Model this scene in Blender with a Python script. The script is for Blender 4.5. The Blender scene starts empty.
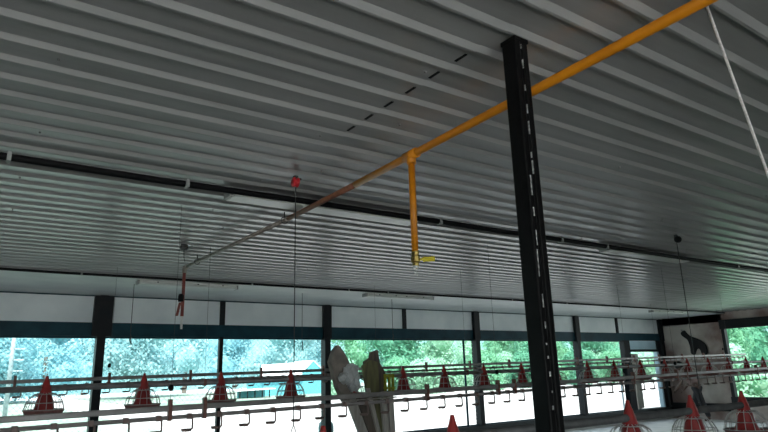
import bpy, bmesh, math, random
from mathutils import Vector, Matrix
random.seed(7)
S = bpy.context.scene
COL = S.collection

# ------------------------------------------------------------------ camera
# world: X runs along the window wall, Y points at it, Z up, floor at z = 0
EYE = Vector((0, 0, 1.38))
ROT = ((0.82195888, -0.12060345, -0.5566313), (-0.56882385, -0.22306, -0.79163355), (-0.02868844, 0.96731538, -0.25194826))
cam = bpy.data.cameras.new('camera')
cam.sensor_width = 36.0
cam.lens = 600.0 / 768.0 * 36.0
cam.clip_start = 0.05
cam.clip_end = 600
camo = bpy.data.objects.new('camera', cam)
COL.objects.link(camo)
M3 = Matrix(ROT)
M3 = M3.to_quaternion().to_matrix()
camo.matrix_world = Matrix.Translation(EYE) @ M3.to_4x4()
S.camera = camo

# ------------------------------------------------------------------ sky, sun, exposure
w = bpy.data.worlds.new('overcast_sky')
S.world = w
w.use_nodes = True
nt = w.node_tree
nt.nodes.clear()
wo = nt.nodes.new('ShaderNodeOutputWorld')
bg = nt.nodes.new('ShaderNodeBackground')
tc = nt.nodes.new('ShaderNodeTexCoord')
sep = nt.nodes.new('ShaderNodeSeparateXYZ')
rp = nt.nodes.new('ShaderNodeValToRGB')
rp.color_ramp.elements[0].position = 0.45
rp.color_ramp.elements[0].color = (0.80, 0.95, 1.0, 1)
rp.color_ramp.elements[1].position = 1.0
rp.color_ramp.elements[1].color = (0.42, 0.66, 0.95, 1)
nt.links.new(tc.outputs['Generated'], sep.inputs[0])
nt.links.new(sep.outputs['Z'], rp.inputs[0])
nt.links.new(rp.outputs[0], bg.inputs[0])
nt.links.new(bg.outputs[0], wo.inputs[0])
bg.inputs[1].default_value = 1.5

sd = bpy.data.lights.new('sun', 'SUN')
sd.energy = 6.0
sd.angle = math.radians(3)
sd.color = (1.0, 0.97, 0.9)
so = bpy.data.objects.new('sun', sd)
so.rotation_euler = Vector((0.25, 0.45, -1.0)).to_track_quat('-Z', 'Y').to_euler()
COL.objects.link(so)

S.view_settings.view_transform = 'Standard'
S.view_settings.look = 'None'
S.view_settings.gamma = 1.0
S.view_settings.use_curve_mapping = False
S.view_settings.exposure = 1.1
S.cycles.use_denoising = True
S.cycles.max_bounces = 10
S.cycles.diffuse_bounces = 6
S.cycles.glossy_bounces = 4
S.cycles.transparent_max_bounces = 16
S.cycles.caustics_reflective = False
S.cycles.caustics_refractive = False
S.cycles.sample_clamp_indirect = 6.0


def ray(x, y):
    v = Vector((x - 384.0, -(y - 216.0), -600.0))
    return M3 @ v


def at(x, y, Y):          # the point of the plane Y = const seen along a sight line of the survey
    d = ray(x, y)
    return EYE + d * (Y / d.y)


def atX(x, y, X):
    d = ray(x, y)
    return EYE + d * (X / d.x)


# ------------------------------------------------------------------ materials
def mat(name, c, rough=0.6, metal=0.0, c2=None, scale=6.0, lo=0.35, hi=0.65, bump=0.0, bscale=None, spec=0.5, trans=0.0, stretch=(1, 1, 1), coat=0.0):
    m = bpy.data.materials.new(name)
    m.use_nodes = True
    n = m.node_tree
    b = n.nodes['Principled BSDF']
    b.inputs['Roughness'].default_value = rough
    b.inputs['Metallic'].default_value = metal
    b.inputs['Specular IOR Level'].default_value = spec
    b.inputs['Transmission Weight'].default_value = trans
    b.inputs['Coat Weight'].default_value = coat
    if c2 is None:
        c2 = tuple(v * 0.8 for v in c)
    t = n.nodes.new('ShaderNodeTexCoord')
    mp = n.nodes.new('ShaderNodeMapping')
    mp.inputs['Scale'].default_value = stretch
    no = n.nodes.new('ShaderNodeTexNoise')
    no.inputs['Scale'].default_value = scale
    no.inputs['Detail'].default_value = 6
    r = n.nodes.new('ShaderNodeValToRGB')
    r.color_ramp.elements[0].position = lo
    r.color_ramp.elements[1].position = hi
    r.color_ramp.elements[0].color = (*c2, 1)
    r.color_ramp.elements[1].color = (*c, 1)
    n.links.new(t.outputs['Object'], mp.inputs[0])
    n.links.new(mp.outputs[0], no.inputs['Vector'])
    n.links.new(no.outputs['Fac'], r.inputs[0])
    n.links.new(r.outputs[0], b.inputs['Base Color'])
    if bump:
        no2 = n.nodes.new('ShaderNodeTexNoise')
        no2.inputs['Scale'].default_value = bscale or scale * 4
        no2.inputs['Detail'].default_value = 4
        bp = n.nodes.new('ShaderNodeBump')
        bp.inputs['Strength'].default_value = bump
        bp.inputs['Distance'].default_value = 0.02
        n.links.new(mp.outputs[0], no2.inputs['Vector'])
        n.links.new(no2.outputs['Fac'], bp.inputs['Height'])
        n.links.new(bp.outputs[0], b.inputs['Normal'])
    return m


M = {}
M['sheet'] = mat('painted_roof_sheet', (0.46, 0.455, 0.45), 0.26, 0.0, (0.36, 0.36, 0.355), 2.0, bump=0.05, bscale=30, spec=0.8, stretch=(0.3, 3, 1))
M['board'] = mat('pale_ceiling_board', (0.72, 0.74, 0.72), 0.5, 0.0, (0.62, 0.64, 0.63), 2.5)
M['panel'] = mat('grey_wall_panel', (0.80, 0.84, 0.85), 0.55, 0.0, (0.68, 0.73, 0.75), 2.2, bump=0.1, bscale=6)
M['darksteel'] = mat('dark_painted_steel', (0.010, 0.013, 0.016), 0.5, 0.0, (0.016, 0.016, 0.017), 8, spec=0.2)
M['tealsteel'] = mat('dark_teal_painted_steel', (0.012, 0.055, 0.075), 0.5, 0.0, (0.008, 0.035, 0.05), 5, spec=0.2)
M['blacksteel'] = mat('black_gloss_paint', (0.004, 0.004, 0.0045), 0.45, 0.0, (0.006, 0.0055, 0.0055), 12, bump=0.15, bscale=20, spec=0.12)
M['chip'] = mat('chipped_pale_primer', (0.60, 0.60, 0.58), 0.6, 0, (0.12, 0.12, 0.12), 60)
M['rubber'] = mat('black_plastic', (0.006, 0.006, 0.007), 0.6, spec=0.15)
M['dado'] = mat('grey_cement_dado', (0.55, 0.55, 0.53), 0.8, 0, (0.42, 0.42, 0.41), 3, bump=0.2)
M['sill'] = mat('dark_cement_sill', (0.045, 0.05, 0.05), 0.7, 0, (0.03, 0.034, 0.034), 4)
M['plaster'] = mat('stained_brown_plaster', (0.66, 0.60, 0.55), 0.85, 0, (0.26, 0.18, 0.16), 1.1, 0.40, 0.62, bump=0.2, bscale=14)
M['plain'] = mat('plain_grey_plaster', (0.35, 0.35, 0.34), 0.85, 0, (0.28, 0.28, 0.28), 2)
M['litter'] = mat('pale_dusty_litter', (0.22, 0.21, 0.195), 0.9, 0, (0.13, 0.12, 0.11), 5, bump=0.4, bscale=40)
M['orange'] = mat('orange_enamel_paint', (0.72, 0.25, 0.006), 0.45, 0, (0.60, 0.20, 0.005), 6)
M['rust'] = mat('rusty_red_pipe', (0.28, 0.10, 0.05), 0.65, 0, (0.17, 0.065, 0.035), 30)
M['dull'] = mat('dull_grey_brown_pipe', (0.30, 0.27, 0.24), 0.6, 0, (0.2, 0.16, 0.14), 25)
M['redpipe'] = mat('faded_red_hose', (0.34, 0.08, 0.055), 0.55, 0, (0.22, 0.06, 0.05), 15)
M['brass'] = mat('brass', (0.55, 0.40, 0.13), 0.35, 1.0)
M['yellow'] = mat('yellow_plastic', (0.75, 0.60, 0.02), 0.4)
M['white'] = mat('white_plastic', (0.78, 0.78, 0.75), 0.45, 0, (0.68, 0.68, 0.65), 10)
M['diff'] = mat('frosted_acrylic', (0.72, 0.74, 0.71), 0.3, 0, (0.62, 0.64, 0.61), 6)
M['gal'] = mat('galvanised_tube', (0.30, 0.28, 0.28), 0.45, 0.4, (0.21, 0.20, 0.20), 14)
M['paletube'] = mat('dull_galvanised_tube', (0.13, 0.13, 0.13), 0.5, 0.2, (0.09, 0.09, 0.09), 14)
M['pvc'] = mat('grey_white_pvc', (0.34, 0.30, 0.29), 0.45, 0, (0.24, 0.21, 0.20), 9)
M['alu'] = mat('aluminium_profile', (0.36, 0.33, 0.32), 0.45, 0.3, (0.27, 0.25, 0.24), 9)
M['red'] = mat('red_plastic_hopper', (0.42, 0.035, 0.03), 0.42, 0, (0.30, 0.025, 0.025), 9)
M['redclip'] = mat('red_orange_plastic', (0.22, 0.085, 0.065), 0.5)
M['pan'] = mat('dusty_red_pan', (0.34, 0.15, 0.13), 0.5, 0, (0.24, 0.10, 0.09), 12)
M['grille'] = mat('pale_grille_wire', (0.62, 0.60, 0.58), 0.3, 0.2)
M['cup'] = mat('dull_pink_plastic', (0.24, 0.16, 0.14), 0.5)
M['rope'] = mat('pinkish_white_rope', (0.80, 0.74, 0.72), 0.8, 0, (0.62, 0.56, 0.54), 120)
M['wire'] = mat('dark_cord', (0.05, 0.05, 0.05), 0.6)
M['redmetal'] = mat('bright_red_winch', (0.60, 0.02, 0.03), 0.4)
M['sack'] = mat('brown_paper_sack', (0.34, 0.29, 0.25), 0.85, 0, (0.20, 0.17, 0.15), 9, bump=0.3)
M['plank1'] = mat('dark_weathered_board', (0.16, 0.125, 0.10), 0.8, 0, (0.09, 0.07, 0.06), 9, stretch=(4, 4, .5))
M['plank2'] = mat('grey_weathered_board', (0.55, 0.51, 0.46), 0.8, 0, (0.36, 0.33, 0.30), 9, stretch=(4, 4, .5))
M['plank3'] = mat('olive_weathered_board', (0.20, 0.19, 0.085), 0.8, 0, (0.11, 0.10, 0.055), 9, stretch=(4, 4, .5))
M['bag'] = mat('milky_plastic_film', (0.62, 0.62, 0.62), 0.3, 0, (0.45, 0.45, 0.45), 8)
M['cloth'] = mat('black_cloth', (0.012, 0.012, 0.013), 0.85)
M['skin'] = mat('brown_skin', (0.12, 0.065, 0.045), 0.55)
M['shirt'] = mat('dusty_pink_cotton', (0.25, 0.165, 0.155), 0.85)
M['trouser'] = mat('dark_trouser_cloth', (0.02, 0.02, 0.024), 0.85)
M['hair'] = mat('black_hair', (0.008, 0.007, 0.007), 0.5)
M['blue'] = mat('pale_blue_paint', (0.50, 0.68, 0.78), 0.5, 0, (0.42, 0.60, 0.70), 4)
M['door'] = mat('grey_brown_door_board', (0.34, 0.30, 0.26), 0.7, 0, (0.24, 0.21, 0.18), 5, stretch=(4, 4, .5))
M['leaf1'] = mat('mid_green_leaves', (0.24, 0.52, 0.33), 0.6, 0, (0.16, 0.40, 0.24), 0.5, spec=0.2)
M['leaf2'] = mat('pale_green_leaves', (0.42, 0.66, 0.50), 0.6, 0, (0.30, 0.54, 0.38), 0.5, spec=0.2)
M['leaf3'] = mat('deep_green_leaves', (0.15, 0.42, 0.28), 0.6, 0, (0.10, 0.31, 0.19), 0.5, spec=0.2)
M['leaf4'] = mat('haze_tinted_leaves', (0.32, 0.58, 0.62), 0.6, 0, (0.27, 0.52, 0.56), 0.3, spec=0.2)  # the bluish cast of haze is mixed into the leaf colour
M['leaf5'] = mat('pale_haze_tinted_leaves', (0.42, 0.65, 0.67), 0.6, 0, (0.36, 0.59, 0.61), 0.3, spec=0.2)  # paler mix: haze over the far trees put into the leaf colour
M['bark'] = mat('grey_bark', (0.22, 0.18, 0.14), 0.9)
M['roofwhite'] = mat('white_metal_roof', (0.80, 0.84, 0.84), 0.45)
M['teal'] = mat('teal_painted_wall', (0.10, 0.40, 0.46), 0.7)
M['drum'] = mat('dark_green_plastic', (0.02, 0.09, 0.09), 0.45)
M['polegrey'] = mat('pale_blue_grey_concrete', (0.36, 0.46, 0.48), 0.8)
M['conc'] = mat('sunlit_concrete_yard', (0.38, 0.37, 0.35), 0.9, 0, (0.31, 0.30, 0.285), 0.6)
M['reflector'] = mat('white_reflector_ground', (0.86, 0.84, 0.80), 0.9, 0, (0.80, 0.78, 0.73), 3)  # unseen ground, made this white to bounce light onto the ceiling
M['grass'] = mat('short_dry_grass', (0.11, 0.19, 0.13), 0.9, 0, (0.22, 0.25, 0.22), 0.35)
M['hill'] = mat('haze_tinted_forest_hill', (0.13, 0.26, 0.25), 0.9, 0, (0.09, 0.20, 0.19), 0.35, bump=1.0, bscale=0.8)  # bluish haze of distance painted into the hill colour

# leaves let light through
for k_ in ('leaf1', 'leaf2', 'leaf3', 'leaf4', 'leaf5'):
    n = M[k_].node_tree
    b = n.nodes['Principled BSDF']
    o_ = [x for x in n.nodes if x.type == 'OUTPUT_MATERIAL'][0]
    tl = n.nodes.new('ShaderNodeBsdfTranslucent')
    mx = n.nodes.new('ShaderNodeMixShader')
    mx.inputs[0].default_value = 0.5
    n.links.new(b.inputs['Base Color'].links[0].from_socket, tl.inputs[0])
    n.links.new(b.outputs[0], mx.inputs[1]); n.links.new(tl.outputs[0], mx.inputs[2])
    n.links.new(mx.outputs[0], o_.inputs[0])


# ------------------------------------------------------------------ mesh helpers
class MB:
    def __init__(self):
        self.bm = bmesh.new()

    def box(self, x0, x1, y0, y1, z0, z1, bevel=0.0):
        return self.obox(Vector(((x0 + x1) / 2, (y0 + y1) / 2, (z0 + z1) / 2)), (x1 - x0, y1 - y0, z1 - z0), None, bevel)

    def obox(self, c, size, rot=None, bevel=0.0):
        r = bmesh.ops.create_cube(self.bm, size=1.0)
        vs = r['verts']
        mt = Matrix.Translation(Vector(c)) @ (rot.to_4x4() if rot else Matrix.Identity(4)) @ Matrix.Diagonal((*size, 1))
        bmesh.ops.transform(self.bm, matrix=mt, verts=vs)
        if bevel:
            es = list({e for v in vs for e in v.link_edges})
            bmesh.ops.bevel(self.bm, geom=es, offset=bevel, segments=2, profile=0.5, affect='EDGES')
        return self

    def bar(self, a, b, wx, wy, up=(0, 0, 1), bevel=0.0):       # a rectangular bar from a to b
        a, b = Vector(a), Vector(b)
        z = (b - a).normalized()
        u = Vector(up)
        if abs(z.dot(u)) > 0.98:
            u = Vector((1, 0, 0))
        x = u.cross(z).normalized()
        y = z.cross(x)
        rot = Matrix((x, y, z)).transposed()
        return self.obox((a + b) / 2, (wx, wy, (b - a).length), rot, bevel)

    def tube(self, pts, r, n=10, cap=True):
        pts = [Vector(p) for p in pts]
        rs = r if isinstance(r, (list, tuple)) else [r] * len(pts)
        rings = []
        prev = None
        for i, p in enumerate(pts):
            if i == 0:
                t = pts[1] - pts[0]
            elif i == len(pts) - 1:
                t = pts[-1] - pts[-2]
            else:
                t = (pts[i + 1] - pts[i]).normalized() + (pts[i] - pts[i - 1]).normalized()
            t = t.normalized()
            if prev is None:
                u = Vector((0, 0, 1)) if abs(t.z) < 0.95 else Vector((1, 0, 0))
            else:
                u = prev
            x = (u - t * u.dot(t)).normalized()
            y = t.cross(x)
            prev = x
            rings.append([self.bm.verts.new(p + (x * math.cos(2 * math.pi * k / n) + y * math.sin(2 * math.pi * k / n)) * rs[i]) for k in range(n)])
        for a, b in zip(rings, rings[1:]):
            for k in range(n):
                f = self.bm.faces.new((a[k], a[(k + 1) % n], b[(k + 1) % n], b[k]))
                f.smooth = True
        if cap:
            self.bm.faces.new(list(reversed(rings[0])))
            self.bm.faces.new(rings[-1])
        return self

    def lathe(self, prof, n=24, c=(0, 0, 0), smooth=True):
        c = Vector(c)
        rings = []
        for r, z in prof:
            if r < 1e-5:
                rings.append([self.bm.verts.new(c + Vector((0, 0, z)))])
            else:
                rings.append([self.bm.verts.new(c + Vector((r * math.cos(2 * math.pi * k / n), r * math.sin(2 * math.pi * k / n), z))) for k in range(n)])
        for a, b in zip(rings, rings[1:]):
            for k in range(n):
                q = []
                q.append(a[k % len(a)])
                if len(a) > 1:
                    q.append(a[(k + 1) % n])
                if len(b) > 1:
                    q.append(b[(k + 1) % n])
                q.append(b[k % len(b)])
                if len(set(q)) >= 3:
                    try:
                        f = self.bm.faces.new(q)
                        f.smooth = smooth
                    except ValueError:
                        pass
        return self

    def ring(self, R, z, r, n=28, c=(0, 0)):
        pts = [Vector((c[0] + R * math.cos(2 * math.pi * k / n), c[1] + R * math.sin(2 * math.pi * k / n), z)) for k in range(n)]
        rings = []
        for i, p in enumerate(pts):
            d = Vector((math.cos(2 * math.pi * i / n), math.sin(2 * math.pi * i / n), 0))
            rings.append([self.bm.verts.new(p + d * r * math.cos(a) + Vector((0, 0, r * math.sin(a)))) for a in (0, math.pi / 2, math.pi, 1.5 * math.pi)])
        for i in range(n):
            a, b = rings[i], rings[(i + 1) % n]
            for k in range(4):
                self.bm.faces.new((a[k], a[(k + 1) % 4], b[(k + 1) % 4], b[k]))
        return self

    def build(self, name, m, parent=None, loc=None):
        bmesh.ops.recalc_face_normals(self.bm, faces=self.bm.faces)
        me = bpy.data.meshes.new(name)
        self.bm.to_mesh(me)
        self.bm.free()
        me.materials.append(m)
        o = bpy.data.objects.new(name, me)
        COL.objects.link(o)
        if parent:
            o.parent = parent
        if loc is not None:
            o.location = loc
        return o


def tag(o, label, cat, group=None):
    o['label'] = label
    o['category'] = cat
    if group:
        o['group'] = group
    return o


def thing(name, loc, label, cat, group=None, rz=0):
    o = bpy.data.objects.new(name, None)
    o.empty_display_size = 0.1
    o.location = loc
    o.rotation_euler = (0, 0, rz)
    COL.objects.link(o)
    return tag(o, label, cat, group)


def struct(o, label=None):
    o['kind'] = 'structure'
    if label:
        o['label'] = label
    return o


def copy_tree(o, parent=None):
    kids = [c for c in COL.objects if c.parent == o]
    c = o.copy()
    COL.objects.link(c)
    if parent:
        c.parent = parent
    for k in kids:
        copy_tree(k, c)
    return c


# ------------------------------------------------------------------ the house: floor, ceiling, walls
X0, X1, YS, YN, ZC = -8.0, 15.6, -3.2, 9.3, 2.58
struct(MB().box(X0 - .1, X1 + .1, YS - .1, YN + .1, -0.12, 0.0).build('floor', M['litter']), 'pale dusty litter floor of the poultry house')

struct(MB().box(5.0, X1, 6.6, YN, 0.0, 0.012).build('trim_0', mat('daylit_floor_tone', (0.72, 0.70, 0.67), 0.85, 0, (0.58, 0.57, 0.54), 3)), 'added pale strip of floor along the windows, daylight put into its colour')  # added strip: daylight on the floor painted as a paler colour, also bounces light up
# ribbed sheet: wide flat pans with narrow ribs that stand down between them
pitch, pan_w, near_w, low_w, dep = 0.168, 0.120, 0.026, 0.012, 0.014
bm = bmesh.new()
prof = []
y = YS - 0.1 - 0.044
while y < YN + 0.12:
    prof += [(y, ZC + dep), (y + pan_w, ZC + dep), (y + pan_w + near_w, ZC), (y + pan_w + near_w + low_w, ZC)]
    y += pitch
prof += [(y, ZC + dep)]
for xa, xb, dz in ((X0 - .15, 1.52, 0.0), (1.50, 9.0, 0.003), (8.98, X1 + .15, 0.0)):
    ra = [bm.verts.new((xa, py, pz + dz)) for py, pz in prof]
    rb = [bm.verts.new((xb, py, pz + dz)) for py, pz in prof]
    for k in range(len(prof) - 1):
        bm.faces.new((ra[k], rb[k], rb[k + 1], ra[k + 1]))
me = bpy.data.meshes.new('ceiling')
bm.to_mesh(me); bm.free()
me.materials.append(M['sheet'])
ceil = bpy.data.objects.new('ceiling', me)
COL.objects.link(ceil)
struct(ceil, 'grey ribbed metal sheet ceiling')
# dark sealant dabs along the lap of two sheets, and screw heads
k0 = [p for i, p in enumerate(prof) if i % 4 == 0]
mb = MB()
for (py, pz) in k0:
    if 1.45 < py < 2.45:
        mb.box(1.512, 1.524, py + 0.03, py + pan_w - 0.025, ZC + dep - 0.003, ZC + dep + 0.004)
mb.build('lap_sealant', M['rubber'], ceil)
mb = MB()
for xs in (0.2, 1.72, 1.45, 3.3, 4.9, 6.5, 8.1, 9.7, 11.3):
    for i, (py, pz) in enumerate(k0):
        if py > 1.2 and (i + int(xs * 7)) % 5 == 0:
            mb.lathe([(0, ZC + .006), (.004, ZC + .006), (.006, ZC + .011), (.006, ZC + .016)], 8, (xs + random.uniform(-.02, .02), py + pan_w * .5, 0))
sc = mb.build('roof_screw', M['gal'], ceil)
sc['kind'] = 'stuff'

# pale flat ceiling board beside the window wall
struct(MB().box(X0, X1, 7.55, YN, ZC - 0.028, ZC - 0.002).build('trim_1', M['board']), 'pale flat ceiling board along the window wall')
# outer roof, keeps the weather and the sun off
struct(MB().box(X0 - .9, X1 + .9, YS - 1.0, YN + 0.9, ZC + 0.10, ZC + 0.16).build('roof', M['gal']), 'outer metal roof')

# window wall (north)
ZB0, ZB1 = 1.985, 2.17            # the dark head beam
wn = MB()
wn.box(X0, X1, YN, YN + 0.14, 0.0, 0.13)
struct(wn.build('wall_north', M['dado']), 'low cement wall under the windows')
struct(MB().box(X0, X1, YN - 0.03, YN + 0.17, 0.12, 0.30, 0.01).build('trim_2', M['sill']), 'dark sill beam under the window wall')
struct(MB().box(X0, X1, YN - 0.02, YN + 0.10, ZB0, ZB1).build('trim_3', M['tealsteel']), 'dark teal beam over the windows')
struct(MB().box(X0, X1, YN - 0.015, YN + 0.03, ZC - 0.045, ZC - 0.01).build('trim_4', M['tealsteel']), 'thin dark strip where wall meets ceiling')
COLS = (-5.5, -1.95, 1.62, 5.23, 8.76, 12.0, 15.52)
tn = 5
for i, cx in enumerate(COLS):
    b = MB()
    b.box(cx - .055, cx + .055, YN - 0.07, YN + 0.08, 0.30, ZC - .03)
    b.box(cx - (.125 if i == 2 else .075), cx + (.125 if i == 2 else .075), YN - 0.075, YN + 0.06, ZB1 - .19, ZC - .04)
    struct(b.build('trim_%d' % tn, M['darksteel']), 'dark steel column in the window wall'); tn += 1
MIDS = (-3.7, -0.15, 3.36, 6.93, 10.38, 13.62)
for i, mx_ in enumerate(MIDS):
    b = MB()
    b.box(mx_ - .04, mx_ + .04, YN - 0.03, YN + 0.05, ZB1, ZC - .04)
    if i in (2,):
        b.box(mx_ - .03, mx_ + .03, YN - 0.02, YN + 0.05, 0.30, ZB0)
    struct(b.build('trim_%d' % tn, M['darksteel']), 'slim dark post of the window wall'); tn += 1
struct(MB().tube([(8.43, YN + .02, .30), (8.43, YN + .02, ZB0)], 0.022, 8).build('trim_%d' % tn, M['tealsteel']), 'thin pipe upright in the window'); tn += 1
edges = sorted(COLS + MIDS)
for a, b in zip(edges, edges[1:]):
    p = MB().box(a + .03, b - .03, YN + 0.0, YN + 0.02, ZB1 - .01, ZC - .03).build('trim_%d' % tn, M['panel'])
    struct(p, 'pale grey panel above the window beam'); tn += 1
wi = 1
bays = [(-5.5, -1.95), (-1.95, 1.62), (1.62, 5.23), (5.23, 8.76), (8.76, 12.0), (12.0, 13.78)]
for a, b in bays:
    fr = MB()
    fr.box(a + .05, b - .05, YN + 0.02, YN + 0.05, ZB0 - .03, ZB0)
    fr.box(a + .05, b - .05, YN + 0.02, YN + 0.05, 0.30, 0.325)
    fo = struct(fr.build('window_%d' % wi, M['tealsteel']), 'wide open window covered with wire netting')
    nb = MB()
    xa, xb, za, zb = a + .06, b - .06, .33, ZB0 - .03
    hN, st = zb - za, .075
    for sg in (1, -1):
        u = xa - hN
        while u < xb:
            p0, p1 = (u, za), (u + hN, zb)
            c0, c1 = max(p0[0], xa), min(p1[0], xb)
            if c1 - c0 > .01:
                z0_, z1_ = za + (c0 - u), za + (c1 - u)
                if sg < 0:
                    z0_, z1_ = zb - (c0 - u), zb - (c1 - u)
                nb.tube([(c0, YN + .035, z0_), (c1, YN + .035, z1_)], .0016, 3, False)
            u += st
    nb.build('netting', M['gal'], fo)
    wi += 1

# doorway at the end of the window wall
dr = MB()
dr.box(13.78, 14.02, YN - .05, YN + .09, .30, ZB0)
dr.box(15.26, 15.40, YN - .05, YN + .09, .30, ZB0)
dr.box(14.02, 15.26, YN - .04, YN + .08, 1.70, 1.76)
door = struct(dr.build('door_1', M['darksteel']), 'dark door frame at the end of the window wall')
MB().box(14.05, 15.24, YN - .01, YN + .02, 1.76, ZB0 - .005).build('transom_panel', M['blue'], door)
MB().box(15.20, 15.27, YN - .045, YN + .07, .30, 1.70).build('door_jamb', M['blue'], door)
mb = MB(); mb.bar((14.30, YN + .12, .98), (14.82, YN + .30, .98), .035, 1.36, (0, 0, 1)); 
mb.build('door_leaf', M['door'], door)
mb = MB(); mb.bar((13.60, YN + .05, .88), (13.78, YN + .16, .88), .03, 1.15, (0, 0, 1))
mb.build('shutter_leaf', M['blue'], door)

# end wall (east) with a wide window
we = MB()
we.box(X1, X1 + .14, YS, YN + .14, 0.0, 0.55)
we.box(X1, X1 + .14, 7.66, YN + .14, 0.55, ZC + .1)
we.box(X1, X1 + .14, YS, YN, 2.36, ZC + .1)
we.box(X1, X1 + .14, YS, -1.0, .55, 2.36)
struct(we.build('wall_east', M['plaster']), 'stained plaster end wall')
fe = MB()
fe.box(X1 - .04, X1 + .1, -1.0, 7.72, 2.18, 2.40)
fe.box(X1 - .04, X1 + .1, -1.0, 7.72, .42, .56)
fe.box(X1 - .03, X1 + .1, 7.62, 7.70, .56, 2.18)
fe.box(X1 - .03, X1 + .1, 3.2, 3.3, .56, 2.18)
fo = struct(fe.build('window_%d' % wi, M['darksteel']), 'wide netted window in the end wall')
struct(MB().box(X1 - .05, X1 + .02, 7.72, YN, .22, .40)  .build('trim_%d' % tn, M['darksteel']), 'dark sill along the end wall'); tn += 1

# walls behind and left of the camera
ww = MB()
ww.box(X0 - .14, X0, YS, YN, 0, ZC + .1)
struct(ww.build('wall_west', M['plain']), 'plain far end wall')
ws = MB()
ws.box(X0, X1, YS - .14, YS, 0, .25); ws.box(X0, X1, YS - .14, YS, 2.3, ZC + .1)
ws.box(2.0, X1, YS - .14, YS, .25, 2.3)
struct(ws.build('wall_south', M['plain']), 'side wall behind the viewer with a long opening')  # unseen opening, enlarged to throw more light on the ceiling ribs

# ------------------------------------------------------------------ post in the middle
post = thing('steel_post', (1.588, 1.37, 0), 'black glossy steel post with pale paint chips standing in the foreground', 'post')
p = MB()
s = .034
for sx in (-1, 1):                       # two channels set face to face
    p.box(-s if sx < 0 else .004, -.004 if sx < 0 else s, -s, s, 0, ZC - .002, .006)
p.box(-.03, .03, -.028, .028, 0.02, ZC - .02)
p.build('channel', M['blacksteel'], post)
MB().box(-.037, .037, -.037, .037, ZC - .022, ZC - .004, .003).build('top_plate', M['blacksteel'], post)
MB().box(-.09, .09, -.09, .09, 0, .012).build('base_plate', M['blacksteel'], post)
rnd = random.Random(3)
zz = 1.25
def chip(x0, x1, z0, z1):
    MB().box(x0, x1, -s - .0015, -s + .004, z0, z1).build('paint_chip', M['chip'], post)
while zz < 2.0:
    h = rnd.choice((.006, .012, .02, .04)) * rnd.uniform(.6, 1.3)
    if zz > 1.62:
        h *= 1.8
    xo = -s + .010 + .010 * (1.9 - zz) + rnd.uniform(-.003, .003)
    chip(xo, xo + rnd.uniform(.002, .007), zz, zz + h)
    zz += h + rnd.uniform(.012, .07)
for zt in (2.04, 2.10, 2.19, 2.27, 2.36, 2.45, 2.53):
    xo = -.003 + rnd.uniform(-.002, .002)
    chip(xo, xo + .002, zt, zt + rnd.uniform(.015, .05))

# ------------------------------------------------------------------ gas pipe
PX, PZ = 1.885, 2.51
g = thing('gas_pipe', (PX, 2.41, PZ), 'long orange gas pipe running under the ceiling with two drops', 'pipe')
def px_at(y):
    ks = ((-2.9, 1.748), (2.41, 1.885), (3.0, 1.900), (3.95, 1.908), (6.335, 1.862))
    for (a, xa), (b, xb) in zip(ks, ks[1:]):
        if y <= b or b == 6.335:
            return xa + (xb - xa) * (y - a) / (b - a)
def gp(y, z=PZ): return (px_at(y) - PX, y - 2.41, z - PZ)
MB().tube([gp(-2.9), gp(2.41), gp(3.0)], .0205, 14).build('orange_section', M['orange'], g)
o = MB().tube([gp(2.98), gp(3.95)], .0185, 12).build('rusty_section', M['rust'], g); o['label'] = 'rusty red-brown stretch of pipe'
o = MB().tube([gp(3.93), gp(6.30)], .0165, 12).build('dull_section', M['dull'], g); o['label'] = 'dull grey-brown stretch of pipe'
t = MB(); t.tube([gp(2.355), gp(2.465)], .027, 14); t.tube([gp(2.41, PZ), gp(2.41, PZ - .05)], .026, 14)
t.build('tee_fitting', M['orange'], g)
MB().tube([gp(2.41, PZ - .03), gp(2.41, 1.965)], .018, 12).build('drop_pipe', M['orange'], g)
v = MB(); v.lathe([(0, 1.905 - PZ), (.017, 1.905 - PZ), (.017, 1.920 - PZ), (.024, 1.925 - PZ), (.024, 1.955 - PZ), (.02, 1.960 - PZ), (.02, 1.980 - PZ), (0, 1.980 - PZ)], 8, smooth=False)
vo = v.build('ball_valve', M['brass'], g)
h = MB(); h.bar((.015, 0, 1.940 - PZ), (.045, -.01, 1.942 - PZ), .014, .014); h.bar((.04, -.01, 1.940 - PZ), (.105, -.03, 1.946 - PZ), .008, .026, (0, 0, 1), .003)
h.build('valve_handle', M['yellow'], vo)
q = MB(); q.lathe([(0, 1.890 - PZ), (.012, 1.890 - PZ), (.015, 1.894 - PZ), (.015, 1.908 - PZ), (0, 1.908 - PZ)], 10)
q.tube([(-.005, 0, 1.890 - PZ), (-.006, 0, 1.858 - PZ)], .003, 6); q.tube([(.006, 0, 1.890 - PZ), (.007, 0, 1.855 - PZ)], .003, 6)
q.build('hose_nipple', M['white'], g)
e = MB(); e.tube([gp(6.26), gp(6.32), gp(6.335, PZ - .02), gp(6.335, PZ - .06)], .024, 12)
o = e.build('elbow', M['dull'], g)
o = MB().tube([gp(6.335, PZ - .05), gp(6.335, 2.0)], .017, 10).build('end_drop', M['redpipe'], g); o['label'] = 'faded red drop at the far end of the pipe'
v = MB(); v.lathe([(0, 2.15 - PZ), (.026, 2.15 - PZ), (.03, 2.17 - PZ), (.03, 2.21 - PZ), (.02, 2.23 - PZ), (0, 2.23 - PZ)], 10, (gp(6.335)[0] - .02, 6.335 - 2.41, 0))
vo = v.build('end_valve', M['rubber'], g)
h = MB(); h.bar((-.055, 6.335 - 2.41 - .02, 2.14 - PZ), (-.085, 6.335 - 2.41 - .03, 2.0 - PZ), .035, .012, (0, 0, 1), .004); h.build('valve_handle', M['redpipe'], vo)
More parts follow.
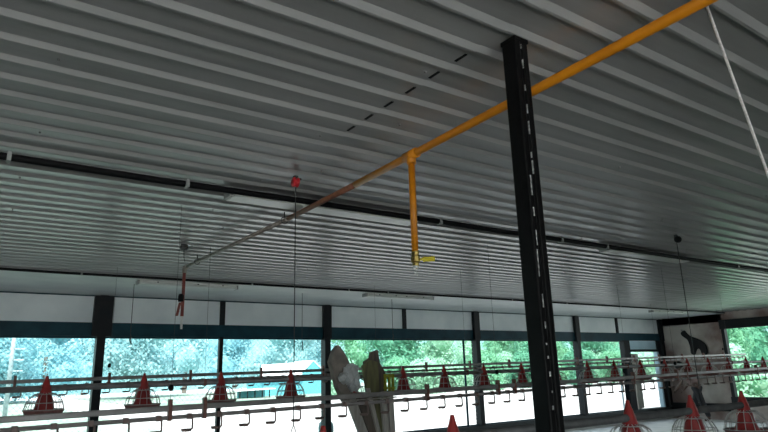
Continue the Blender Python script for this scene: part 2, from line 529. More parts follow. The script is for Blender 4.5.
MB().tube([gp(6.335, 2.01), gp(6.335, 1.87)], .012, 8).build('hose_tail', M['white'], g)
for yy in (-.6, 4.02, 5.95):
    c = MB(); c.tube([gp(yy, PZ), gp(yy, ZC - .003)], .005, 6); c.ring(.026, 0, .004, 14)
    bmv = [vv for vv in c.bm.verts][-56:]
    bmesh.ops.transform(c.bm, matrix=Matrix.Translation(Vector(gp(yy))) @ Matrix.Rotation(math.pi / 2, 4, 'X'), verts=bmv)
    c.build('pipe_hanger', M['wire'], g)

# ------------------------------------------------------------------ lights and conduits on the ceiling
def lamp(x0, x1, y, z, label, bm_='darkgrey', hh=.47):
    L = x1 - x0
    t = thing('fluorescent_light', ((x0 + x1) / 2, y, z), label, 'ceiling light', 'fluorescent battens on the ceiling')
    b = MB(); b.box(-L / 2, L / 2, -.055, .055, -.045 * hh, 0, .008 * hh); b.build('lamp_base', M[bm_], t)
    d = MB(); d.box(-L / 2 + .01, L / 2 - .01, -.08, .08, -.10 * hh, -.042 * hh, .02 * hh); d.build('diffuser', M['diff'], t)
    for sx in (-1, 1):
        MB().box(sx * L / 2 - .012, sx * L / 2 + .012, -.058, .058, -.095 * hh, -.002, .006 * hh).build('end_cap', M['darkgrey2'], t)
    for fx in (-.32, -.08, .08, .34):
        MB().box(fx * L - .009, fx * L + .009, -.066, -.052, -.07 * hh, -.02 * hh, .002).build('clip', M['rubber'], t)
    return t
M['darkgrey'] = mat('dark_grey_plastic', (0.035, 0.04, 0.04), 0.5)
M['darkgrey2'] = mat('grey_plastic', (0.35, 0.36, 0.35), 0.5)
YL = 3.73
lamp(1.36, 2.92, YL, ZC, 'pale fluorescent batten crossed by the orange pipe, left of its valve drop')
lamp(5.42, 6.95, YL, ZC, 'dark fluorescent batten on the ceiling just right of the black post')
lamp(1.7, 2.95, 7.68, ZC - .028, 'far fluorescent batten above the red end drop, nearest the left', 'white', .55)
lamp(5.0, 6.3, 7.68, ZC - .028, 'far fluorescent batten near the window beam, middle of three', 'white', .55)
lamp(12.6, 14.0, 7.68, ZC - .028, 'far fluorescent batten near the doorway corner', 'white', .55)
def conduit(y, z, r, label, runs):
    t = thing('cable_conduit', (0, y, z), label, 'cable')
    for a, b in runs:
        pts = []
        nn = 24
        for k in range(nn + 1):
            xx = a + (b - a) * k / nn
            pts.append((xx, .008 * math.sin(xx * 2.1), -r - .004 * (1 + math.sin(xx * 3.3))))
        MB().tube(pts, r, 8).build('conduit_run', M['rubber'], t)
    for xx in (-1.5, 0.1, 1.05, 3.1, 4.6, 5.3, 8.0, 9.5, 11.2, 13.0):
        if any(a < xx < b for a, b in runs):
            MB().box(xx - .01, xx + .01, -r * 1.4, r * 1.4, -2.4 * r, -.0005).build('saddle_clip', M['darkgrey2'], t)
conduit(YL - .105, ZC, .021, 'thick black conduit across the ceiling between the two nearer battens', ((-7.9, 15.5),))
conduit(7.50, ZC, .014, 'black conduit across the ceiling close to the windows', ((-7.9, 15.5),))

# ------------------------------------------------------------------ winches and cords
def pulley(x, y, label, m, zend, bail=False):
    t = thing('winch_pulley', (x, y, ZC), label, 'pulley')
    b = MB(); b.box(-.012, .012, -.012, .012, -.04, 0); b.bar((0, 0, -.02), (.05, .03, -.005), .012, .012); b.build('bracket', M['wire'], t)
    wv = MB(); wv.lathe([(0, -.016), (.030, -.016), (.032, -.010), (.022, 0), (.032, .010), (.030, .016), (0, .016)], 16)
    bmesh.ops.transform(wv.bm, matrix=Matrix.Translation((-.012, -.022, -.05)) @ Matrix.Rotation(math.pi / 2, 4, 'Y'), verts=wv.bm.verts)
    wv.build('wheel', m, t)
    zb = zend + (.13 if bail else 0) - ZC
    MB().tube([(0, 0, -.06), (0, 0, zb)], .0032, 6).build('cord', M['wire'], t)
    if bail:
        q = MB(); q.tube([(0, 0, zb), (-.05, 0, zb - .13)], .003, 6); q.tube([(0, 0, zb), (.05, 0, zb - .13)], .003, 6); q.build('wire_bail', M['gal'], t)
    return t
pulley(1.60, 3.22, 'red pulley on the ceiling with a long dark cord', M['redmetal'], .98, True)
pulley(5.55, 3.02, 'black pulley on the ceiling right of the post with its cord', M['rubber'], 0.95)
t = thing('ceiling_hook', (1.61, 5.53, ZC), 'small dark round hook on the ceiling above the pipe elbow', 'hook')
q = MB(); q.lathe([(0, -.05), (.03, -.05), (.04, -.03), (.03, 0), (0, 0)], 12); q.build('hook_plate', M['wire'], t)
MB().tube([(0, 0, -.05), (.01, .02, -.12), (.03, .05, -.15)], .004, 6).build('hook_eye', M['wire'], t)

def hookcord(px, py_, Y, ztop, label):
    a = at(px, py_, Y)
    t = thing('lifting_hook', (a.x, Y, ztop), label, 'cord')
    MB().tube([(0, 0, 0), (0, 0, a.z - ztop + .05)], .004, 6).build('cord_line', M['wire'], t)
    z = a.z - ztop
    MB().tube([(0, 0, z + .06), (.012, 0, z + .03), (-.004, 0, z), (.02, 0, z - .05)], .009, 6).build('hook', M['wire'], t)
hookcord(130, 340, 8.0, ZC - .028, 'thin cord with a dark hook in front of the leftmost window')
hookcord(302, 346, 8.0, ZC - .028, 'thin cord with a hook beside the column, before the hut')
hookcord(393, 338, 8.0, ZC - .028, 'thin cord with a hook above the leaning bundle')

r0, r1 = Vector((1.945, .833, ZC + .0)), Vector((2.2, .844, 1.994))
pts = [r0 + (r1 - r0) * k for k in (0, .35, .7, 1, 1.5, 2.05)]
rp_ = MB().tube([p_ - r0 for p_ in pts], .005, 8).build('white_rope', M['rope'], None, r0)
tag(rp_, 'taut pinkish white rope slanting down from the ceiling at right', 'rope')

# ------------------------------------------------------------------ drinker lines
def drinker(name, label, Y, za, zs, xa, xb, brs, cupx, sus):
    t = thing(name, (0, Y, za), label, 'drinker line')
    z = lambda x: zs * x
    pr = MB(); pr.bar((xa, 0, z(xa)), (xb, 0, z(xb)), .034, .036, (0, 0, 1), .006); pr.build('support_rail', M['alu'], t)
    MB().tube([(xa, 0, z(xa) - .058), (xb, 0, z(xb) - .058)], .0135, 10).build('water_pipe', M['pvc'], t)
    cup = None
    for x in cupx:
        zc = z(x) - .058
        if cup is None:
            b = MB()
            b.box(-.016, .016, -.017, .017, -.017, .019, .003)
            b.tube([(.022, 0, -.005), (.024, 0, -.075), (.012, 0, -.086)], .0065, 6)
            b.lathe([(0, -.096), (.030, -.094), (.037, -.078), (.032, -.079), (.026, -.086), (0, -.087)], 12, (-.016, 0, 0))
            cup = b.build('drip_cup', M['cup'], t, (x, 0, zc))
        else:
            c = cup.copy(); COL.objects.link(c); c.location = (x, 0, zc)
    br = None
    for x in brs:
        if br is None:
            b = MB(); b.box(-.012, .012, -.021, .021, -.078, .058, .004)
            br = b.build('clamp_bracket', M['redclip'], t, (x, 0, z(x)))
        else:
            c = br.copy(); COL.objects.link(c); c.location = (x, 0, z(x))
    for x in sus:
        s_ = MB().tube([(x, 0, z(x) + .01), (x, 0, ZC - za - .002)], .0014, 5).build('suspension_cord', M['wire'], t)
        MB().lathe([(0, -.022), (.014, -.018), (.018, 0), (.014, .018), (0, .022)], 10, (x, 0, z(x) + .13)).build('cord_adjuster', M['rubber'], s_)
brn = [1.19, 1.42, 3.35, 4.2, 4.42, 6.35, 7.25, 7.47, 9.3, 10.3, 10.5, 12.2, 13.3]
drinker('drinker_line', 'nearer drinker line with hanging drip cups passing in front of the bundle', 4.2, 1.178, .0105, -.6, 15.1, brn,
        [-.5 + .2 * k + .02 for k in range(78)], (1.19, 4.2, 7.25, 10.3, 13.3))
drinker('drinker_line', 'farther drinker line along the window wall behind the red feeders', 7.0, 1.388, .0105, -.6, 15.1, [-.4 + .85 * k + .04 for k in range(18)],
        [-.5 + .2 * k + .03 for k in range(78)], (1.33, 4.72, 8.1, 11.5, 14.1))

# ------------------------------------------------------------------ feeder lines
def feeder_tube(Y, z, xa, xb, label, sus, zs=0.0, m='gal'):
    t = thing('feed_tube', (0, Y, z), label, 'feed tube')
    MB().tube([(xa, 0, zs * xa), (xb, 0, zs * xb)], .022, 14).build('auger_tube', M[m], t)
    for x in sus:
        MB().tube([(x, 0, zs * x + .02), (x, 0, ZC - z - .002)], .0014, 5).build('suspension_cord', M['wire'], t)
        MB().box(x - .012, x + .012, -.027, .027, zs * x - .028, zs * x + .034, .003).build('tube_clamp', M['redclip'], t)

def make_feeder():
    t = thing('pan_feeder', (0, 0, 0), 'x', 'poultry feeder')
    c = MB(); c.lathe([(.095, .022), (.078, .045), (.064, .08), (.050, .15), (.036, .20), (.0235, .25), (.018, .262), (.012, .285), (.009, .30), (0, .302)], 20)
    co = c.build('hopper_cone', M['red'], t)
    q = MB(); q.tube([(-.030, 0, .205), (.030, 0, .205)], .0255, 12); q.build('tube_collar', M['red'], co)
    pn = MB(); pn.lathe([(0, 0), (.105, 0), (.130, .014), (.142, .042), (.147, .044), (.145, .049), (.136, .042), (.122, .024), (.09, .012), (0, .014)], 28)
    pn.build('feed_pan', M['pan'], t)
    gr = MB()
    for k in range(16):
        a = 2 * math.pi * k / 16
        P = [(.044, .172), (.072, .166), (.104, .142), (.126, .104), (.139, .056), (.141, .044)]
        gr.tube([(r * math.cos(a), r * math.sin(a), z) for r, z in P], .0026, 5, False)
    gr.ring(.128, .100, .003); gr.ring(.142, .047, .005); gr.ring(.078, .163, .003)
    gr.build('grille', M['grille'], t)
    return t
far_z = 1.125
feeder_tube(5.5, far_z + .205, -.6, 15.1, 'farther feed tube threading the row of red feeders by the windows', (1.85, 5.0, 8.2, 11.3, 14.3), .0035)
proto = make_feeder()
ordinal = ['first', 'second', 'third', 'fourth', 'fifth', 'sixth', 'seventh', 'eighth', 'ninth', 'tenth', 'eleventh', 'twelfth', 'thirteenth', 'fourteenth',
           'fifteenth', 'sixteenth', 'seventeenth', 'eighteenth', 'nineteenth', 'twentieth', 'twenty-first', 'twenty-second', 'twenty-third', 'twenty-fourth']
k = 0
while True:
    far_x = (.60, 1.33, 2.0, 2.70, 3.38, 4.06, 4.65, 5.28, 5.94, 6.60, 7.27, 7.88)
    x = far_x[k] if k < 12 else 8.54 + .66 * (k - 12)
    if x > 14.9:
        break
    o = proto if k == 0 else copy_tree(proto)
    o.location = (x, 5.5, far_z + .0035 * x)
    o['label'] = 'red cone pan feeder, %s from the left in the far row along the windows' % ordinal[k]
    o['group'] = 'red pan feeders in the far row'
    k += 1
NY, nz = 2.16, .885
feeder_tube(NY, nz + .205, -1.2, 15.1, 'nearer feed tube threading the large red feeders at the bottom right', (-1.0, 2.51, 5.6, 8.6, 12.0), 0.0, 'paletube')
places = ['left of the bundle of boards', 'under the windows left of the black post', 'close behind the black post', 'just right of the black post', 'middle of the three at bottom right', 'nearest the bottom right corner']
for k in range(6):
    x = 1.20 + .66 * k
    o = copy_tree(proto)
    o.location = (x, NY, nz)
    o['group'] = 'red pan feeders in the near row'
    o['label'] = 'large red pan feeder, near row, ' + places[k]

# ------------------------------------------------------------------ bundle of boards
BY = 4.85
def P(x, y, dy=0.0): return at(x, y, BY + dy)
def board(name, pts_px, dy, m, label, th=.03):
    """a board cut along the outline pts_px, th thick, standing at depth BY+dy and reaching down to the floor"""
    bm = bmesh.new()
    fr = [bm.verts.new(P(x, y, dy)) for x, y in pts_px]
    f = bm.faces.new(fr)
    r = bmesh.ops.extrude_face_region(bm, geom=[f])
    for v in [e for e in r['geom'] if isinstance(e, bmesh.types.BMVert)]:
        v.co.y += th
    bmesh.ops.recalc_face_normals(bm, faces=bm.faces)
    me = bpy.data.meshes.new(name); bm.to_mesh(me); bm.free(); me.materials.append(m)
    o = bpy.data.objects.new(name, me); COL.objects.link(o)
    return tag(o, label, 'board', 'boards bundled upright before the windows')
FL = 546   # the floor's line at that depth
board('wooden_board', [(346, 398), (355, 396), (374, 450), (392, FL), (380, FL), (362, 440)], .00, M['plank2'], 'light grey board leaning at the left edge of the bundle')
board('wooden_board', [(355, 394), (367, 392), (379, 440), (398, FL), (390, FL), (371, 436)], .05, M['plank1'], 'dark brown board second from left in the bundle')
board('wooden_board', [(366, 388), (370, 388), (382, 436), (402, FL), (398, FL), (379, 436)], .02, M['plank2'], 'narrow pale lath between the dark boards of the bundle')
board('wooden_board', [(363, 366), (370, 360), (378, 362), (380, 400), (388, 440), (406, FL), (398, FL), (381, 440), (368, 400)], .09, M['plank3'], 'olive brown board in the middle of the bundle')
board('wooden_board', [(364, 362), (370, 358), (371, 352), (378, 350), (380, 363), (385, 372), (387, 400), (392, 440), (409, FL), (402, FL), (384, 440), (376, 400)], .13, M['plank1'], 'tall dark board with a notched top in the bundle')
board('wooden_board', [(381, 392), (386, 391), (390, 440), (410, FL), (404, FL), (385, 440)], .04, M['plank2'], 'grey board just inside the right edge of the bundle')
board('wooden_board', [(387.5, 391), (393, 390), (396, 440), (416, FL), (411, FL), (391.5, 440)], .05, M['plank2'], 'grey board at the right edge of the bundle, under the yellow lattice')
board('wooden_board', [(348, 396), (352, 392), (362, 420), (385, FL), (376, FL), (357, 420)], .07, M['plank1'], 'brown board peeping out behind the leftmost board')
# folded paper sack with a pointed corner
sk = MB()
def lump(px, py_, rx, rz, dy, seed, n=10, ry=.05):
    rr = random.Random(seed)
    c = P(px, py_, dy)
    r = bmesh.ops.create_icosphere(sk.bm, subdivisions=3, radius=1.0)
    for v in r['verts']:
        k = 1 + .18 * math.sin(v.co.x * 7 + seed) * math.sin(v.co.z * 6 + seed * 2) + rr.uniform(-.03, .03)
        v.co = Vector((c.x + v.co.x * rx * k, c.y + v.co.y * ry * k, c.z + v.co.z * rz * k))
bm = sk.bm
out = [(331, 362), (335, 350), (339, 345), (344, 352), (350, 363), (354, 380), (352, 398), (345, 402), (338, 388)]
fr = [bm.verts.new(P(x, y, .0)) for x, y in out]
f = bm.faces.new(fr)
r = bmesh.ops.extrude_face_region(bm, geom=[f])
for v in [e for e in r['geom'] if isinstance(e, bmesh.types.BMVert)]:
    v.co.y += .07
o = sk.build('paper_sack', M['sack']); tag(o, 'folded brown sack with a pointed corner on top of the bundle', 'sack')
sk = MB(); lump(351, 374, .085, .10, -.05, 2); lump(344, 378, .05, .05, -.06, 5); lump(354, 384, .06, .07, -.05, 8)
o = sk.build('plastic_bag', M['bag']); tag(o, 'crumpled milky plastic bag stuffed in the bundle', 'bag')
b = MB()
for x in (385.5, 389.5, 393):
    b.bar(P(x - .5, 374, .03), P(x, 391, .03), .022, .02)
b.bar(P(384, 388, .03), P(395, 388, .03), .02, .02); b.bar(P(384, 376, .03), P(394, 376, .03), .016, .02)
o = b.build('yellow_crate', M['olive'] if 'olive' in M else mat('dull_yellow_plastic', (0.42, 0.40, 0.03), 0.5)); tag(o, 'dull yellow plastic lattice at the right of the bundle', 'crate')
# tie around the bundle
b = MB(); b.bar(P(343, 401, -.03), P(396, 397, -.03), .018, .012); b.bar(P(343, 401, .18), P(396, 397, .18), .018, .012)
b.bar(P(343, 401, -.03), P(343, 401, .18), .018, .012); b.bar(P(396, 397, -.03), P(396, 397, .18), .018, .012)
o = b.build('tie_strap', M['plank2']); tag(o, 'pale strap tied across the bundle of boards', 'strap')

# ------------------------------------------------------------------ person and cloth by the end wall
def skin(name, verts, edgs, radii, m, parent=None, sub=2, flat=None, loc=(0, 0, 0)):
    me = bpy.data.meshes.new(name)
    me.from_pydata([Vector(v) for v in verts], edgs, [])
    o = bpy.data.objects.new(name, me); COL.objects.link(o)
    o.modifiers.new('skin', 'SKIN')
    me.skin_vertices.new() if not me.skin_vertices else None
    for i, r in enumerate(radii):
        sv = me.skin_vertices[0].data[i]
        sv.radius = r if isinstance(r, tuple) else (r, r)
        sv.use_root = (i == 0)
    o.modifiers['skin'].use_smooth_shade = True
    sb = o.modifiers.new('sub', 'SUBSURF'); sb.levels = sub; sb.render_levels = sub
    me.materials.append(m)
    if parent: o.parent = parent
    o.location = loc
    return o
pl = (15.15, 8.30, 0.0)
per = thing('person', pl, 'person in a dusty pink shirt and dark trousers bending over by the end wall', 'person')
# local axes: +y is the way the person faces and bends
V = [(0, 0, .80), (0, .05, .92), (0, .16, 1.08), (0, .25, 1.19), (0, .30, 1.23), (0, .36, 1.27), (0, .41, 1.31),
     (.08, .02, .78), (.10, .16, .44), (.10, .15, .07), (.10, .29, .035),
     (-.08, -.03, .78), (-.11, -.14, .44), (-.12, -.26, .07), (-.12, -.13, .035),
     (.17, .20, 1.13), (.20, .28, .90), (.17, .42, .76), (.16, .47, .72),
     (-.17, .20, 1.13), (-.20, .28, .90), (-.17, .42, .76), (-.16, .47, .72)]
Ed = [(0, 1), (1, 2), (2, 3), (3, 4), (4, 5), (5, 6), (0, 7), (7, 8), (8, 9), (9, 10), (0, 11), (11, 12), (12, 13), (13, 14),
      (3, 15), (15, 16), (16, 17), (17, 18), (3, 19), (19, 20), (20, 21), (21, 22)]
Rd = [.12, .115, .135, .12, .05, .085, .095, .085, .06, .042, .035, .085, .06, .042, .035, .05, .038, .03, .03, .05, .038, .03, .03]
skin('body', V, Ed, Rd, M['skin'], per)
for sx in (-1, 1):                    # fingers
    hnd = []
    for j in range(4):
        a = (sx * (.165 + .013 * (j - 1.5)), .485, .715)
        skin('finger', [a, (a[0], a[1] + .025, a[2] - .03), (a[0], a[1] + .03, a[2] - .065 + .004 * abs(j - 1))], [(0, 1), (1, 2)], [.009, .008, .007], M['skin'], per, 1)
    skin('thumb', [(sx * .14, .46, .72), (sx * .125, .48, .69), (sx * .13, .50, .665)], [(0, 1), (1, 2)], [.010, .009, .008], M['skin'], per, 1)
skin('shirt', [(0, .02, .86), (0, .06, .94), (0, .16, 1.08), (0, .245, 1.185), (.175, .205, 1.12), (.20, .26, .96), (-.175, .205, 1.12), (-.20, .26, .96)],
     [(0, 1), (1, 2), (2, 3), (3, 4), (4, 5), (3, 6), (6, 7)], [.145, .14, .15, .125, .065, .052, .065, .052], M['shirt'], per)
skin('trousers', [(0, .01, .86), (0, 0, .78), (.085, .03, .74), (.10, .16, .44), (.10, .15, .10), (-.085, -.03, .74), (-.11, -.14, .44), (-.12, -.26, .10)],
     [(0, 1), (1, 2), (2, 3), (3, 4), (1, 5), (5, 6), (6, 7)], [.135, .135, .10, .075, .058, .10, .075, .058], M['trouser'], per)
hb = MB(); r = bmesh.ops.create_icosphere(hb.bm, subdivisions=3, radius=.108)
for v in r['verts']:
    v.co = Vector((v.co.x * .95, v.co.y, v.co.z)) + Vector((0, .395, 1.325)) + Vector((0, -.012, .01))
hb.build('hair', M['hair'], per)

def W(x, y): return atX(x, y, 15.565)
cp = [(682, 331), (684, 334), (689, 338), (694, 341), (700, 344), (704, 348), (705, 357), (694, 347), (693, 355)]
cv = [W(*p_) for p_ in cp]
base = cv[0].copy()
cl = skin('hanging_cloth', [v - base for v in cv], [(0, 1), (1, 2), (2, 3), (3, 4), (4, 5), (5, 6), (3, 7), (7, 8)],
          [.095, .085, .065, .11, .14, .12, .065, .11, .065], M['cloth'], None, 2, None, base)
cl.scale = (.3, 1, 1)
MB().tube([(-.12, 0, .02), (.1, 0, .02)], .012, 8).build('nail', M['gal'], cl)
tag(cl, 'black ragged cloth hanging on the stained end wall', 'cloth')

# ------------------------------------------------------------------ outside
def ground_strip(name, x0, x1, y0, y1, m, zf, nx=2, ny=24):
    bm = bmesh.new()
    rows = []
    for j in range(ny + 1):
        yy = y0 + (y1 - y0) * j / ny
        rows.append([bm.verts.new((x0 + (x1 - x0) * i / nx, yy, zf(yy))) for i in range(nx + 1)])
    for a, b in zip(rows, rows[1:]):
        for i in range(nx):
            bm.faces.new((a[i], a[i + 1], b[i + 1], b[i])).smooth = True
    me = bpy.data.meshes.new(name); bm.to_mesh(me); bm.free(); me.materials.append(m)
    o = bpy.data.objects.new(name, me); COL.objects.link(o)
    return o
struct(ground_strip('yard_ground', -60, 140, YN + .14, 60, M['conc'], lambda y: -.05 + .0 * y), 'sunlit bare yard outside the windows')
struct(ground_strip('back_ground', -60, 140, -60, YS - .14, M['reflector'], lambda y: -.06), 'white gravel ground behind the house, unseen, brightens the ceiling')
struct(ground_strip('east_ground', X1 + .14, 140, YS - .14, YN + .14, M['grass'], lambda y: -.06), 'grass beyond the end wall')
struct(ground_strip('west_ground', -60, X0 - .14, YS - .14, YN + .14, M['grass'], lambda y: -.06), 'grass beyond the far end')
o = ground_strip('lawn', -60, 5.0, 11, 60, M['grass'], lambda y: -.03); struct(o, 'pale grass beyond the yard')
o = ground_strip('verge', 8.5, 140, 35, 60, M['grass'], lambda y: -.03); struct(o, 'grass verge under the trees')

# forested hill rising behind everything
bm = bmesh.new()
rows = []
rr = random.Random(11)
NXH, NYH = 120, 26
for j in range(NYH + 1):
    row = []
    for i in range(NXH + 1):
        xx = -90 + 330 * i / NXH
        yy = 84 + 70 * j / NYH - max(0, (xx - 60)) * .25
        t_ = j / NYH
        zz = -.2 + 34 * (t_ ** .8) + (1.6 * math.sin(xx * .55 + j * 1.7) * math.sin(j * 1.3 + xx * .21) + rr.uniform(-.9, .9)) * min(1, t_ * 6)
        row.append(bm.verts.new((xx, yy, zz)))
    rows.append(row)
for a, b in zip(rows, rows[1:]):
    for i in range(NXH):
        bm.faces.new((a[i], a[i + 1], b[i + 1], b[i])).smooth = True
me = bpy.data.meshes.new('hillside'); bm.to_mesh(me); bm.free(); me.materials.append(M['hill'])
o = bpy.data.objects.new('hillside', me); COL.objects.link(o); struct(o, 'forested hillside with haze put into its colour')

def tree(x, y, h, wd, m, label, seed, leaves=900, leaf=.22, trunk=True, name='tree'):
    rr = random.Random(seed)
    t = thing(name, (x, y, -.05), label, 'tree' if name == 'tree' else 'bush', 'trees and bushes beyond the yard')
    bm = bmesh.new()
    lobes = []
    zb = h * (.06 if trunk else .0)
    for k in range(11):
        a = rr.uniform(0, 6.283); rad = wd * .30 * math.sqrt(rr.random())
        zz = rr.uniform(zb + .1 * h, h * .86)
        sh = 1 - .5 * abs((zz - zb) / (h - zb) - .45)
        lobes.append((Vector((rad * math.cos(a) * sh, rad * math.sin(a) * sh, zz)), wd * rr.uniform(.15, .22) * sh * (1.25 if trunk else 1.35)))
    for c, r in lobes:
        q = bmesh.ops.create_icosphere(bm, subdivisions=2, radius=r * .62)
        for v in q['verts']:
            v.co = v.co * rr.uniform(.85, 1.1) + c
            v.co.z = max(v.co.z, .02)
        for _ in range(leaves // 11):
            d = Vector((rr.gauss(0, 1), rr.gauss(0, 1), rr.gauss(0, 1) * .9)).normalized()
            p = c + d * r * (.68 + .52 * rr.random() ** .8)
            if p.z < .03: continue
            s = leaf * rr.uniform(.6, 1.3)
            u = Vector((rr.gauss(0, 1), rr.gauss(0, 1), rr.gauss(0, 1))).normalized()
            u = (u - d * u.dot(d) * .6).normalized()
            v2 = u.cross(d + Vector((rr.uniform(-.5, .5), rr.uniform(-.5, .5), rr.uniform(-.5, .5)))).normalized()
            vs = [bm.verts.new(p + u * s), bm.verts.new(p + v2 * s * .45), bm.verts.new(p - u * s), bm.verts.new(p - v2 * s * .45)]
            bm.faces.new(vs)
    me = bpy.data.meshes.new('foliage'); bm.to_mesh(me); bm.free(); me.materials.append(m)
    o = bpy.data.objects.new('foliage', me); COL.objects.link(o); o.parent = t
    if trunk:
        MB().tube([(0, 0, 0), (.05, .03, h * .2), (-.05, 0, h * .36)], [wd * .03, wd * .024, wd * .015], 8).build('trunk', M['bark'], t)
    return t
# (pixel column it was sighted on, depth Y, height, width, material)
TR = [
    (-10, 52, 9, 9, 'leaf4', 'deep haze-tinted tree past the left edge of the leftmost window'),
    (45, 55, 10, 10, 'leaf4', 'haze-tinted tree in the leftmost window left of the dark column'),
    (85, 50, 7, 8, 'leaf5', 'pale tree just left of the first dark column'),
    (140, 50, 9, 9, 'leaf5', 'haze-tinted tree right of the first dark column'),
    (185, 54, 11, 9, 'leaf5', 'pale haze-tinted tree left of the slim post'),
    (235, 54, 10, 10, 'leaf4', 'deep haze-tinted tree behind the low shed'),
    (280, 56, 9, 9, 'leaf5', 'haze-tinted tree behind the white-roofed hut'),
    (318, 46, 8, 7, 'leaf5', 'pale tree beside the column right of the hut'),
    (350, 44, 9, 7, 'leaf1', 'tree standing behind the bundle of boards'),
    (402, 40, 8, 7, 'leaf3', 'dark green tree just right of the bundle'),
    (440, 50, 8, 8, 'leaf2', 'pale sunlit tree left of the fourth column'),
    (470, 46, 7, 6, 'leaf2', 'pale tree behind the thin upright pipe'),
    (500, 40, 8, 7, 'leaf1', 'mid green tree left of the black post'),
    (528, 38, 7, 6, 'leaf3', 'deep green tree partly behind the black post'),
    (562, 38, 8, 7, 'leaf1', 'mid green tree just right of the black post'),
    (596, 38, 8, 7, 'leaf3', 'deep green tree right of the last window column'),
    (618, 36, 7, 6, 'leaf2', 'pale tree left of the doorway'),
    (648, 34, 8, 7, 'leaf1', 'tree seen through the doorway'),
]
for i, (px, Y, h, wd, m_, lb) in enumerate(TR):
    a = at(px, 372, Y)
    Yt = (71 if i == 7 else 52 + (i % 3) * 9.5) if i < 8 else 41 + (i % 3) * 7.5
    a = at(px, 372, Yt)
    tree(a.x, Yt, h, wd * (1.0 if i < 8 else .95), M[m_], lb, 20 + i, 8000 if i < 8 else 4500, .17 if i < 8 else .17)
BU = [(340, 37, 2.0, 3.0, 'leaf2', 'low bush behind the pointed sack of the bundle'), (402, 37, 2.3, 3.4, 'leaf1', 'green bush just right of the bundle'),
      (425, 36, 2.0, 3.2, 'leaf2', 'low pale bush left of the thin upright pipe'), (452, 36, 1.9, 3.2, 'leaf2', 'low pale bush close left of the thin upright pipe'),
      (487, 34, 2.3, 3.4, 'leaf1', 'bush close right of the fourth column'), (508, 34, 2.6, 3.4, 'leaf2', 'pale bushy undergrowth left of the black post'),
      (528, 34, 2.5, 3.4, 'leaf3', 'dark bush at the left edge of the black post'), (562, 33, 2.4, 3.4, 'leaf1', 'bushy undergrowth right of the black post'),
      (580, 32, 2.5, 3.3, 'leaf3', 'dark bush behind the last window column'), (597, 33, 2.6, 3.3, 'leaf2', 'pale bush right of the last window column'),
      (613, 31, 2.5, 3.2, 'leaf1', 'bush left of the doorway'), (631, 32, 2.4, 3.2, 'leaf3', 'dark bush seen at the left of the doorway'), (648, 31, 2.5, 3.2, 'leaf2', 'pale bush seen through the doorway')]
for i, (px, Y, h, wd, m_, lb) in enumerate(BU):
    a = at(px, 372, Y)
    Yb = 32 + (i % 2) * 3.4
    a = at(px, 372, Yb)
    tree(a.x, Yb, h, wd * .95, M[m_], lb, 70 + i, 3000, .12, False, 'bush')
ET = [(23.6, 12.4, 6, 4.6, 'leaf1', 'near green tree at the left of the end window'), (24.4, 7.6, 5.5, 4.8, 'leaf2', 'pale green tree beyond the right edge of the end window'),
      (30.5, 14.6, 6.5, 6.5, 'leaf3', 'deep green tree farther out behind the end window'), (29.5, 8.6, 6.5, 5.5, 'leaf2', 'pale green tree filling the right of the end window')]
for i, (x, Y, h, wd, m_, lb) in enumerate(ET):
    tree(x, Y, h, wd, M[m_], lb, 90 + i, 5000, .11)
EB = [(19.0, 9.3, 1.9, 2.4, 'leaf2', 'low pale bush at the foot of the end window, left'), (19.2, 6.8, 1.9, 2.4, 'leaf1', 'low green bush at the foot of the end window, right')]
for i, (x, Y, h, wd, m_, lb) in enumerate(EB):
    tree(x, Y, h, wd, M[m_], lb, 120 + i, 3000, .08, False, 'bush')

# small hut and shed far across the yard
hy = 42
a, b_ = at(263, 391, hy), at(327, 389, hy)
hut = thing('garden_hut', ((a.x + b_.x) / 2, hy, -.03), 'small teal hut with a white roof and gable across the yard', 'hut')
hw = (b_.x - a.x)
gx = at(299, 380, hy).x - hut.location.x       # left corner of the gable end
wl = MB(); wl.box(-hw / 2, hw / 2, 0, 3.0, 0, 1.35)
wl.build('hut_wall', M['teal'], hut)
gb = MB()
gm = (gx + hw / 2) / 2
vs = [gb.bm.verts.new(v) for v in ((gx, -.02, 1.3), (hw / 2, -.02, 1.3), (gm, -.02, 2.38), (gx, .1, 1.3), (hw / 2, .1, 1.3), (gm, .1, 2.38))]
for f in ((0, 1, 2), (3, 5, 4), (0, 2, 5, 3), (1, 4, 5, 2), (0, 3, 4, 1)):
    gb.bm.faces.new([vs[i] for i in f])
gb.build('gable', M['teal'], hut)
rf = MB()
def slab(pts, th=.06):
    q = [rf.bm.verts.new(v) for v in pts]
    q2 = [rf.bm.verts.new(Vector(v) + Vector((0, 0, th))) for v in pts]
    rf.bm.faces.new(q); rf.bm.faces.new(list(reversed(q2)))
    for i in range(len(q)):
        rf.bm.faces.new((q[i], q[(i + 1) % len(q)], q2[(i + 1) % len(q)], q2[i]))
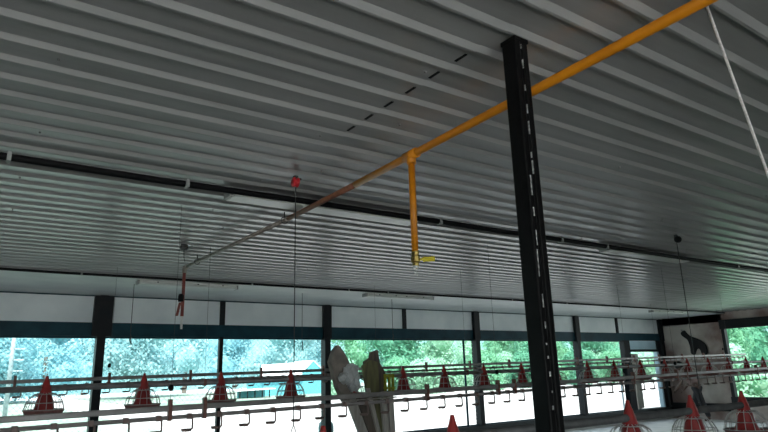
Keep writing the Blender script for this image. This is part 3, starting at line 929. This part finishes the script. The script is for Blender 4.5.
# the gable's two slopes and the long wing's front slope
slab([(gx - .15, -.06, 1.22), (gm, -.06, 2.4), (gm, 3.1, 2.4), (gx - .15, 3.1, 1.22)])
slab([(gm, -.06, 2.4), (hw / 2 + .2, -.06, 1.18), (hw / 2 + .2, 3.1, 1.18), (gm, 3.1, 2.4)])
slab([(-hw / 2 - .3, -.3, 1.36), (gx + .1, -.3, 1.36), (gm - .1, 1.5, 2.3), (-hw / 2 + .5, 1.5, 2.15)])
rf.build('hut_roof', M['roofwhite'], hut)
sy = 40
a, b_ = at(236, 391, sy), at(268, 391, sy)
sh = thing('open_shed', ((a.x + b_.x) / 2, sy, -.03), 'low open shed with a white sheet roof left of the hut', 'shed')
wS = b_.x - a.x
MB().bar((-wS / 2 - .2, -.2, .50), (wS / 2 + .1, -.2, .56), 1.6, .06, (0, 0, 1)).build('shed_roof', M['roofwhite'], sh)
MB().box(-wS / 2 + .3, wS / 2, .5, .56, 0, .48).build('shed_back', M['teal'], sh)
for k in range(5):
    MB().box(-wS / 2 + .1 + k * (wS - .2) / 4 - .03, -wS / 2 + .1 + k * (wS - .2) / 4 + .03, -.5, -.44, 0, .49).build('shed_post', M['darksteel'], sh)
a = at(10, 372, 30)
pt = thing('utility_pole', (a.x, 30, -.05), 'pale concrete pole with short crossbars outside the leftmost window', 'pole')
MB().tube([(0, 0, 0), (0, 0, 6)], [.09, .07], 10).build('pole_shaft', M['polegrey'], pt)
for z in (1.9, 2.35, 2.8):
    MB().box(-.1, .45, -.03, .03, z, z + .05).build('crossbar', M['polegrey'], pt)
a = at(326, 432, 11.2)
dm = thing('plastic_drum', (a.x, 11.2, -.05), 'dark green rounded plastic drum outside beside the column', 'drum')
d = MB(); d.lathe([(0, 0), (.14, 0), (.155, .04), (.155, .40), (.14, .47), (.09, .52), (.05, .53), (0, .53)], 20); d.build('drum_body', M['drum'], dm)
MB().lathe([(0, .525), (.045, .525), (.045, .56), (0, .56)], 12).build('drum_lid', M['drum'], dm)
